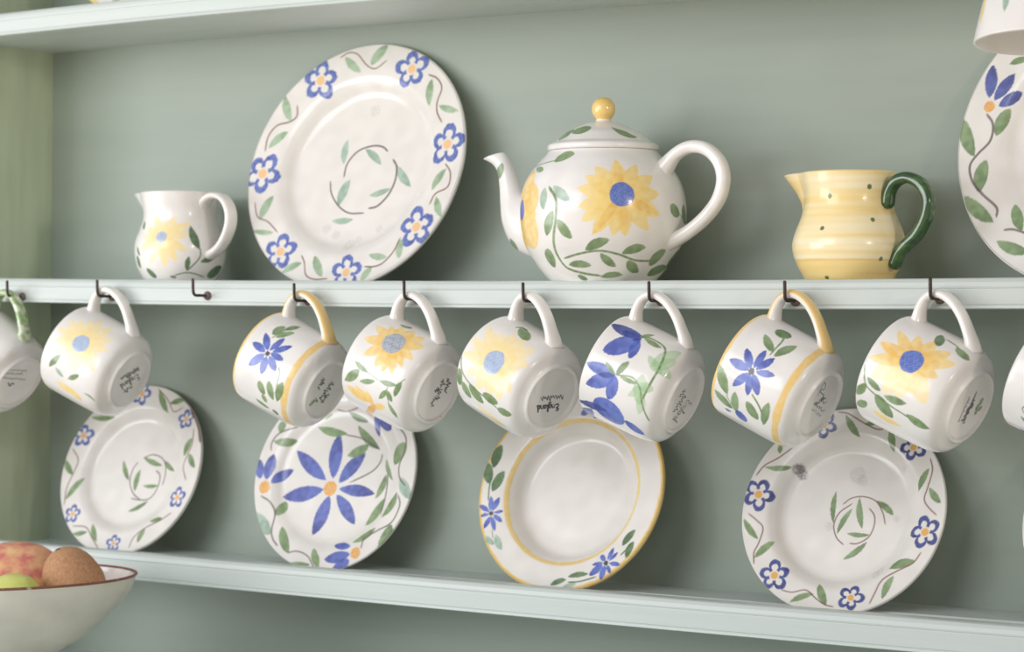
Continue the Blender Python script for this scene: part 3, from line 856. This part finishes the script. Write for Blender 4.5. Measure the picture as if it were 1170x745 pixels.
def mug(k, pose, label, band=False, hmat=None, group='mugs hung along the middle shelf', sp=None, bs=None, ns=500, step=.45):
    x, z, phi, a, y = pose; ph, al = R(phi), R(a)
    ax = Vector((math.cos(al)*math.cos(ph), math.cos(al)*math.sin(ph), -math.sin(al))); u = Vector((math.sin(al)*math.cos(ph), math.sin(al)*math.sin(ph), math.cos(al))); sd = ax.cross(u)
    zl = -ax; yl = zl.cross(u); Hm = .0676; org = Vector((x, y, z))+ax*Hm
    Mx = Matrix(((u.x, yl.x, zl.x, org.x), (u.y, yl.y, zl.y, org.y), (u.z, yl.z, zl.z, org.z), (0, 0, 0, 1)))
    root = empty('mug', Mx, label, 'mug', group)
    A, l = resample(MUG_OUT, step); pr = np.vstack([A[::-1], MUG_IN[1:]]); nA = len(A)
    th = np.linspace(-np.pi, np.pi, ns, endpoint=False); r = np.repeat(pr[:, 0], ns); s = np.repeat(pr[:, 1], ns); T = np.tile(th, len(pr))
    V = np.c_[r*np.cos(T), -r*np.sin(T), 67.6-s]; col = base_col(V)
    nO = nA*ns; L = np.repeat(l[::-1], ns); lf = arclen(MUG_OUT); Rof = lambda q: np.interp(q, lf, MUG_OUT[:, 0])
    if band:
        wob = .35*noise(V[:nO], 16.)
        for s0, s1, r0 in ((-1, 2.6, 37), (52.6, 57.8, 36.4)):
            aa = np.clip((s[:nO]-s0+wob)/.6+.5, 0, 1)*np.clip((s1-s[:nO]+wob)/.6+.5, 0, 1)*(r[:nO] > r0)*.9*(1+.1*noise(V[:nO], 5.)); aa = aa.clip(0, 1)[:, None]
            col[:nO] = col[:nO]*(1-aa)+lin((242, 205, 124))*aa
    if sp:
        w_ = np.nonzero((s[:nO] < 64) & (r[:nO] > 27.5))[0]; c2 = col[w_]; paint(c2, np.c_[T[w_], L[w_]], sp, Rof); col[w_] = c2
    if bs:
        w_ = np.nonzero((s[:nO] > 64.5) & (r[:nO] < 24))[0]; c2 = col[w_]; paint(c2, np.c_[r[w_]*np.cos(T[w_]), r[w_]*np.sin(T[w_])], bs, aa=.35); col[w_] = c2
    put('body', V/1000, grid_faces(len(pr), ns, True, False), M_CER, root, col=col)
    wf = lambda f: 5.7+3.4*(abs(2*f-1))**4
    Vh, Fh = strap(HANDLE[:, ::-1]*[1, 1], lambda f: 3.1+3.2*abs(2*f-1)**5, wf)
    Vh = np.c_[Vh[:, 0], Vh[:, 1], 67.6-Vh[:, 2]]
    if band:
        hc = np.tile(WHITE, (len(Vh), 1)); k_ = np.arange(len(Vh)) % 20; ang = k_*2*np.pi/20; i_ = np.arange(len(Vh))//20; f_ = i_/i_.max()
        cen = np.c_[HANDLE[:, 1], HANDLE[:, 0]]; outw = np.hypot(Vh[:, 0]-36, (67.6-Vh[:, 2])-30)-np.repeat(np.hypot(cen[:, 0]-36, cen[:, 1]-30), 20)
        a_ = np.clip(outw/1.6+.35, 0, 1)[:, None]*.9; hc = hc*(1-a_)+lin((242, 205, 124))*a_
        put('handle', Vh/1000, [f[::-1] for f in Fh], M_CER, root, col=hc, label='handle with yellow painted outer face')
    else: put('handle', Vh/1000, [f[::-1] for f in Fh], hmat or M_WHITE, root, **({'label': 'green sponged handle'} if hmat else {}))
    return root
MP = {1: (-0.596, -0.0576, 6.4476, 23.9851, -0.0146), 2: (-0.3871, -0.0614, 0.1872, 23.7314, -0.0106), 3: (-0.2791, -0.0636, -4.5172, 20.8062, -0.0079), 4: (-0.1713, -0.0632, -14.8337, 22.1018, -0.0016), 5: (-0.0667, -0.0628, 0.8814, 21.9682, -0.011), 6: (0.0422, -0.0601, -3.3351, 25.1466, -0.0083), 7: (0.1513, -0.0613, -8.6626, 22.6218, -0.0052), 0: (-0.7199, -0.0551, 0.75, 31.26, -0.0111)}
ML = {1: 'white mug with a pale sunflower, hanging second from the left edge', 2: 'white mug with yellow bands and a blue star flower, left of the two such mugs', 3: 'white mug with a small orange tipped sunflower above a leafy sprig and yellow petals', 4: 'white mug with a pale sunflower hanging over the plain yellow rimmed bowl plate', 5: 'white mug painted with two blue bellflowers and pale green leaves',
      6: 'white mug with yellow bands and a blue star flower, right of the two such mugs', 7: 'white mug with a sunflower with a bright blue centre, rightmost complete mug', 0: 'mug with a green sponged handle cut off by the left edge'}
for k in (1, 2, 3, 4, 5, 6, 7): mug(k, MP[k], ML[k], band=k in (2, 6), sp=PAINT['m%d' % k], bs=PAINT['m%db' % k])
mug(0, MP[0], ML[0], hmat=M_SPONGE, bs=PAINT['m0b'], step=.6, ns=420)
mug(8, (.2535, -.0618, -7., 22.5, -.0060), 'white mug with a blue painted edge cut off by the right edge', sp=[['L', 'N', 80, 2830, 30, 2900, 130, 2920, 270], ['L', 'V', 60, 2700, 120, 2800, 200, 2840, 320], ['S', 'g', 10, 1960, 190, 2060, 160, 2160, 190, 2160, 240, 2060, 260, 1970, 235, 1960, 190], ['L', 'g', 40, 2250, 150, 2330, 210, 2380, 280], ['L', 'V', 110, 1500, 300, 1650, 400, 1700, 520]], step=.6, ns=420)
# the cup hanging mouth down from the top shelf
def top_cup():
    prof = catmull([(0.01, 76), (18, 76), (21, 77), (22, 76), (23.5, 73), (26, 66), (30.0, 50), (34.4, 30), (39.0, 10), (41.0, 0)], 8)
    inn = catmull([(41.0, 0), (40.4, -.5), (39.4, .2), (37.4, 8), (32.6, 30), (27.5, 52), (21, 69), (.01, 71)], 5)
    A, l = resample(prof, .8); pr = np.vstack([A, inn[1:]]); ns = 360; th = np.linspace(-np.pi, np.pi, ns, endpoint=False)
    r = np.repeat(pr[:, 0], ns); T = np.tile(th, len(pr)); Z = np.repeat(pr[:, 1], ns); V = np.c_[r*np.cos(T), r*np.sin(T), Z]; col = base_col(V)
    nO = len(A)*ns; L = np.repeat(l, ns); lf = arclen(prof)
    lz = lambda z: np.interp(-z, -prof[:, 1], lf)
    st = [['L', 't', 50, -1850, lz(30)*10, -1850, lz(22)*10, -1850, lz(13)*10], ['L', 'g', 60, -1950, lz(44)*10, -1800, lz(43)*10, -1650, lz(46)*10], ['S', 'g', 9, -2080, lz(52)*10, -1900, lz(34)*10, -1700, lz(29)*10, -1500, lz(33)*10, -1400, lz(46)*10], ['L', 'Y', 60, -2500, lz(30)*10, -2500, lz(20)*10, -2480, lz(10)*10], ['L', 'g', 50, -1560, lz(33)*10, -1500, lz(38)*10, -1440, lz(42)*10]]
    c2 = col[:nO].copy(); paint(c2, np.c_[T[:nO], L[:nO]], [[int(v) if not isinstance(v, str) else v for v in s_] for s_ in st], lambda q: np.interp(q, lf, prof[:, 0])); col[:nO] = c2
    root = empty('cup', Matrix.Translation((.2725, -.062, .1500)) @ Matrix.Rotation(R(-1.5), 4, 'Y') @ Matrix.Rotation(R(-5), 4, 'X') @ Matrix.Rotation(R(0), 4, 'Z'), 'cup hanging mouth down at the top right corner above the large plate', 'cup')
    put('body', V/1000, grid_faces(len(pr), ns, True, True), M_CER, root, col=col)
    # handle at the back, over a hook of the top shelf
    hc = catmull([(25, 64), (32, 73), (43, 77), (54, 71), (58, 57), (55, 43), (47, 34), (34, 28)], 6)
    Vh, Fh = strap(hc, lambda f: 3.6, lambda f: 5.0); a = R(50); Vh = np.c_[Vh[:, 0]*math.cos(a)-Vh[:, 1]*math.sin(a), Vh[:, 0]*math.sin(a)+Vh[:, 1]*math.cos(a), Vh[:, 2]]
    put('handle', Vh/1000, Fh, M_WHITE, root)
top_cup(); hook(.3060, .2205, .020, .013, -.0134)

# ---------------------------------------------------------------- teapot and jugs
TEA_BODY = catmull([(0.01, -5.0), (28, -5.0), (32, -6), (35.5, -5.5), (38.3, -2.5), (41.3, .9), (46.0, 6.2), (51.7, 13.9), (59.6, 26.4), (63.2, 40), (64.2, 53), (63.0, 66), (58.8, 78.4), (51.5, 88.8), (44, 97), (42.0, 100)], 10)
TEA_LID = catmull([(42.0, 100.2), (43.0, 101.5), (42.6, 104.2), (40.5, 105.6), (37.5, 107.0), (34.2, 109.8), (28, 114.8), (15.8, 120.4), (7.5, 122.6), (5.8, 123.6), (5.6, 125)], 8)
WJUG = catmull([(0.01, -5.0), (23, -5), (26.5, -6), (29, -5), (30.6, -2), (32.6, 2), (37.6, 12), (39.8, 24), (39.0, 34), (35.2, 44), (32.3, 53), (31.8, 62), (33.0, 70), (34.2, 76.3)], 10)
YJUG = catmull([(0.01, -5.0), (23, -5), (27, -6), (29, -5), (30.4, -2.5), (32.4, 1.4), (37.5, 11), (40.5, 20), (40.8, 27), (38.3, 36), (34.2, 46), (31.6, 55), (31.2, 63), (32.4, 70), (33.6, 77.5)], 10)
def spun(name, prof, inner, root, strokes, ns=520, step=.45, cfun=None, warp=None):
    A, l = resample(prof, step); pr = np.vstack([A, inner]) if inner is not None else A; nA = len(A)
    th = np.linspace(-np.pi, np.pi, ns, endpoint=False); r = np.repeat(pr[:, 0], ns); T = np.tile(th, len(pr)); Z = np.repeat(pr[:, 1], ns)
    P0 = np.c_[r*np.cos(T), r*np.sin(T), Z]; col = cfun(P0, T, Z, r) if cfun else base_col(P0)
    nO = nA*ns; lf = arclen(prof); c2 = col[:nO].copy(); paint(c2, np.c_[T[:nO], np.repeat(l, ns)], strokes, lambda q: np.interp(q, lf, prof[:, 0])); col[:nO] = c2
    if warp: r, Z = warp(r, T, Z)
    V = np.c_[r*np.cos(T), r*np.sin(T), Z+6]/1000
    return put(name, V, grid_faces(len(pr), ns, True, False), M_CER, root, col=col)
def rotz(V, a): c, s = math.cos(a), math.sin(a); V = np.asarray(V); return np.c_[V[:, 0]*c-V[:, 1]*s, V[:, 0]*s+V[:, 1]*c, V[:, 2]]
def root_at(name, x, y, ang, label, cat): return empty(name, Matrix.Translation((x, y, -.006+mid_z(x))) @ Matrix.Rotation(R(ang), 4, 'Z'), label, cat)
tp = root_at('teapot', -.10291, .0435, -61.02, 'large white sunflower teapot with yellow knob in the middle of the shelf', 'teapot')
spun('body', TEA_BODY, np.array([(40.5, 99), (44, 92)]), tp, PAINT['tp'], ns=640, step=.5)
lid = spun('lid', TEA_LID, None, tp, PAINT['tl'], ns=420, step=.5)
kb = catmull([(5.6, 124.5), (6.6, 126), (8.6, 129), (9.1, 132.5), (8.6, 136), (6.4, 139.4), (3.4, 141.2), (.01, 141.6)], 6); kp = np.repeat(kb[:, 0], 32); kt = np.tile(np.linspace(0, 2*np.pi, 32, endpoint=False), len(kb))
put('knob', np.c_[kp*np.cos(kt), kp*np.sin(kt), np.repeat(kb[:, 1], 32)+6]/1000, grid_faces(len(kb), 32), M_YEL, lid, label='round yellow knob')
hc = catmull([(47, 78), (55, 88), (64, 96.5), (76, 101), (89, 98.5), (99, 89), (102.5, 76), (99, 62), (90, 50), (78, 40), (66, 33), (54, 28)], 6)
Vh, Fh = strap(hc, lambda f: 5.0+4.5*max(0, 1-f/.16)**1.3+1.2*max(0, (f-.85)/.15), lambda f: 6.2+3.5*max(0, 1-f/.16)**1.3+1.5*max(0, (f-.85)/.15), 24); put('handle', rotz(Vh+[0, 0, 6], R(61))/1000, Fh, M_WHITE, tp)
# spout: pairs of points on its outer and inner side
SPO = [((45, 14), (40, 62), 15), ((69.7, 21.4), (57, 66), 15), ((81.7, 30), (66, 67), 13.5), ((88.9, 44.7), (72.5, 70), 11.5), ((91.2, 60), (75.5, 75.5), 9.6), ((92.7, 77), (79, 85), 7.8), ((95.8, 88.5), (83.5, 94.5), 6.8), ((101, 93.8), (87.5, 99.8), 6.2), ((108.4, 97.2), (90, 102.3), 5.8)]
so = catmull([p[0] for p in SPO], 8); si = catmull([p[1] for p in SPO], 8); sb = catmull([(p[2], 0) for p in SPO], 8)[:, 0]
def ring_pts(o, i, b, k=1.0, n=48):
    o, i = np.array(o), np.array(i); c = (o+i)/2; h = (o-i)/2*k; a = np.linspace(0, 2*np.pi, n, endpoint=False)
    return np.c_[c[0]+h[0]*np.cos(a), b*k*np.sin(a), c[1]+h[1]*np.cos(a)]
rows = [ring_pts(o, i, b) for o, i, b in zip(so, si, sb)]; rows += [ring_pts(so[-1], si[-1], sb[-1], .8)]+[ring_pts(so[j], si[j], sb[j], .75) for j in (-4, -10, -18)]
V = np.vstack(rows); nS = len(rows)
# fine grid for the painted leaf
col = base_col(V); f = np.c_[-V[:, 0]*math.sin(R(61)), V[:, 2]]
def spleaf(col, V, a, b, w):
    Vc = rotz(V, R(-119)); P = np.c_[Vc[:, 1], Vc[:, 2]]; t = np.linspace(0, 1, 9)[:, None]; pts = (1-t)*np.array(a)+t*np.array(b); rad = w/2*np.sin(np.pi*t[:, 0])**.8
    d, tt = seg_dist(P, pts, rad); al = (np.clip(.5-d/.6, 0, 1)*(V[:, 1] > 0))[:, None]*.9; return col*(1-al)+lin((112, 142, 96))*al
def refine(V, nr, ns, k=3):
    G = V.reshape(nr, ns, 3); t = np.linspace(0, nr-1, (nr-1)*k+1); i = np.minimum(t.astype(int), nr-2); f = (t-i)[:, None, None]; G = G[i]*(1-f)+G[i+1]*f
    u = np.arange(ns*k)/k; j = u.astype(int); g = (u-j)[None, :, None]; return (G[:, j]*(1-g)+G[:, (j+1) % ns]*g).reshape(-1, 3), len(t), ns*k
V, nr_, ns_ = refine(V, nS, 48); col = base_col(V)
col = spleaf(col, V, (-79.5, 93.5), (-83.5, 80.0), 6.0); col = spleaf(col, V, (-73., 34.), (-66., 21.), 4.)
put('spout', rotz(V+[0, 0, 6], R(-119))/1000, grid_faces(nr_, ns_, True, True), M_CER, tp, col=col)

def spout_warp(az, amp, z0, z1, wid, p=1.2, drop=0.):
    def f(r, T, Z):
        d = np.abs((T-az+np.pi) % (2*np.pi)-np.pi); g = np.exp(-(d/wid)**2)*.65+np.clip(1-d/(wid*1.15), 0, 1)*.35; k = np.clip((Z-z0)/(z1-z0), 0, 1)**p
        return r+amp*g*k, Z-drop*g*k
    return f
wj = root_at('jug', -.52893, .05, -49.89, 'small white cream jug with a pale sunflower on the left of the shelf', 'jug')
spun('body', WJUG, catmull([(34.2, 76.3), (33.2, 77.0), (31.9, 76.0), (30.6, 69), (29.4, 60), (32.5, 44), (36.5, 30), (35, 12), (27, 1), (.01, 0)], 4), wj, PAINT['wj'], ns=560, warp=spout_warp(R(41-180), 22, 47, 77, .50, 1.15, .8))
hc = catmull([(27, 60), (31, 67), (38, 72), (47, 73), (57, 69.5), (64, 60), (64.5, 48), (58, 35), (48, 26), (34, 20)], 6)
Vh, Fh = strap(hc, lambda f: 2.9+1.2*abs(2*f-1)**4, lambda f: 6.4+1.2*max(0, 1-f/.2), 22); put('handle', rotz(Vh+[0, 0, 6], R(41))/1000, Fh, M_WHITE, wj)
def ycol(P, T, Z, r):
    n1 = noise(np.c_[T*14, Z*9., r*0], 60.); n2 = noise(np.c_[T*9+50, Z*5.+30, r*0], 34.)
    a = lin((253, 240, 202)); b = lin((248, 222, 154)); c = lin((240, 192, 104)); k = np.clip(.35+.38*n1+.25*n2, 0, 1)
    k = np.clip(k+.45*np.exp(-((Z-57)/6)**2)-.35*np.exp(-((Z-70)/6)**2), 0, 1)[:, None]; col = a*(1-k)+b*k
    w_ = np.clip((14.5-Z+.4*noise(P, 20.))/.6+.5, 0, 1)[:, None]; lo = b*(1-np.clip(.35+.4*n1, 0, 1)[:, None])+c*np.clip(.35+.4*n1, 0, 1)[:, None]*1.0; col = col*(1-w_)+lo*w_
    e = (np.exp(-((Z-14.2)/.8)**2)*.5)[:, None]; col = col*(1-e)+c*e
    d = np.abs((T-R(55-180)+np.pi) % (2*np.pi)-np.pi); s_ = (np.clip(1-d/.8, 0, 1)*np.clip((Z-38)/10, 0, 1)*(.5+.25*n1))[:, None].clip(0, 1); col = col*(1-s_)+lin((242, 196, 104))*s_
    return col
yj = root_at('jug', .09731, .05, -67.48, 'yellow spotted jug with a green handle on the right of the shelf', 'jug')
spun('body', YJUG, catmull([(33.6, 77.5), (32.6, 78.2), (31.3, 77.2), (29.8, 69), (28.8, 60), (31.5, 46), (37, 32), (36, 12), (28, 1), (.01, 0)], 4), yj, PAINT['yj'], ns=600, cfun=ycol, warp=spout_warp(R(55-180), 24, 39, 78, .42, 1.2, .6))
hc = catmull([(32.5, 51), (33, 56), (34.5, 63), (40, 70), (50, 72.5), (61, 67.5), (67.3, 57), (66, 45), (59, 33), (50, 25.5), (43.5, 19.5), (40, 13), (38, 8)], 6)
Vh, Fh = strap(hc, lambda f: 4.2-2.2*max(0, 1-f/.07)**2-2.2*max(0, (f-.93)/.07)**2+.8*abs(2*f-1)**3, lambda f: 5.6-3.0*max(0, 1-f/.07)**2-3.0*max(0, (f-.93)/.07)**2, 22)
put('handle', rotz(Vh+[0, 0, 6], R(55))/1000, Fh, M_GRN, yj, label='dark green loop handle')

# ---------------------------------------------------------------- fruit bowl
BX, BY, BZ = -.5666, -.15, -.345
bw = empty('fruit_bowl', Matrix.Translation((BX, BY, BZ)) @ Matrix.Rotation(R(45), 4, 'Z'), 'shallow oval cream bowl with a brown rim holding fruit at the lower left', 'bowl')
def bowl_part(name, pr, m, n=96, label=None):
    pr = np.array(pr); r = np.repeat(pr[:, 0], n); t = np.tile(np.linspace(0, 2*np.pi, n, endpoint=False), len(pr)); z = np.repeat(pr[:, 1], n)
    return put(name, np.c_[r*np.cos(t), .72*r*np.sin(t), z]/1000, grid_faces(len(pr), n), m, bw, label=label)
h = 105.6
outp = catmull([(.01, 3), (48, 3), (53, 0), (56, 1.5), (56.5, 12), (56, 36), (60, 42.5), (70, 48.8), (85, 57.6), (105.4, 76.3), (118.2, 91.7), (123.2, h-1.2)], 6)
inp = catmull([(121.5, h-1.0), (116, 91.5), (103, 77.5), (83, 60.5), (66, 51.5), (46, 46), (20, 44), (.01, 44)], 6)
bowl_part('outside', outp, M_CREAM); bowl_part('inside', inp, M_WHITE); bowl_part('rim', [(123.2, h-1.4), (124.3, h-.6), (123.9, h+.5), (122.4, h+.7), (121.3, h-.2), (121.5, h-1.2)], M_RIM, label='brown worn rim line')
def fruit(name, prof, loc, rot, m, label, n=48):
    pr = catmull(prof, 6); r = np.repeat(pr[:, 0], n); t = np.tile(np.linspace(0, 2*np.pi, n, endpoint=False), len(pr)); z = np.repeat(pr[:, 1], n)
    o = put(name, np.c_[r*np.cos(t)*(1+.03*np.sin(t*2+1)), r*np.sin(t), z]/1000, grid_faces(len(pr), n, True, False), m)
    o.matrix_world = Matrix.Translation(loc) @ Matrix.Rotation(rot[2], 4, 'Z') @ Matrix.Rotation(rot[1], 4, 'Y') @ Matrix.Rotation(rot[0], 4, 'X'); return tag(o, label, 'fruit')
fruit('mango', [(.01, -52), (14, -49), (28, -36), (36, -12), (37, 8), (33, 28), (22, 43), (9, 50), (.01, 51)], (-.5740, -.1140, -.2545), (0, R(84), R(45)), M_MANGO, 'red and yellow blushed fruit lying in the bowl at the left edge')
kw = fruit('kiwi', [(.01, -27), (8, -26), (16.5, -20), (22, -9), (23.5, 2), (20.5, 17), (14.5, 27), (7, 32), (2.5, 33.2), (.01, 32.6)], (-.4995, -.1130, -.2470), (R(8), R(-24), R(30)), M_KIWI, 'brown fuzzy egg shaped fruit on the right side of the bowl')
dk = catmull([(.01, 33.9), (1.6, 33.8), (2.6, 33.2), (3.4, 31.8)], 3); put('stem_end', np.c_[(np.repeat(dk[:, 0], 16)*np.cos(np.tile(np.linspace(0, 6.2832, 16, endpoint=False), len(dk)))), np.repeat(dk[:, 0], 16)*np.sin(np.tile(np.linspace(0, 6.2832, 16, endpoint=False), len(dk))), np.repeat(dk[:, 1], 16)]/1000, grid_faces(len(dk), 16, True, True), M_DARK, kw, label='dark stem end')
fruit('lime', [(.01, -27), (8, -25.5), (18, -19), (25, -6), (25.5, 5), (20, 18), (9, 24.5), (3, 26.5), (.01, 26.8)], (-.5235, -.1585, -.2605), (0, R(75), R(30)), M_LIME, 'small yellow green fruit in front of the red one in the bowl')
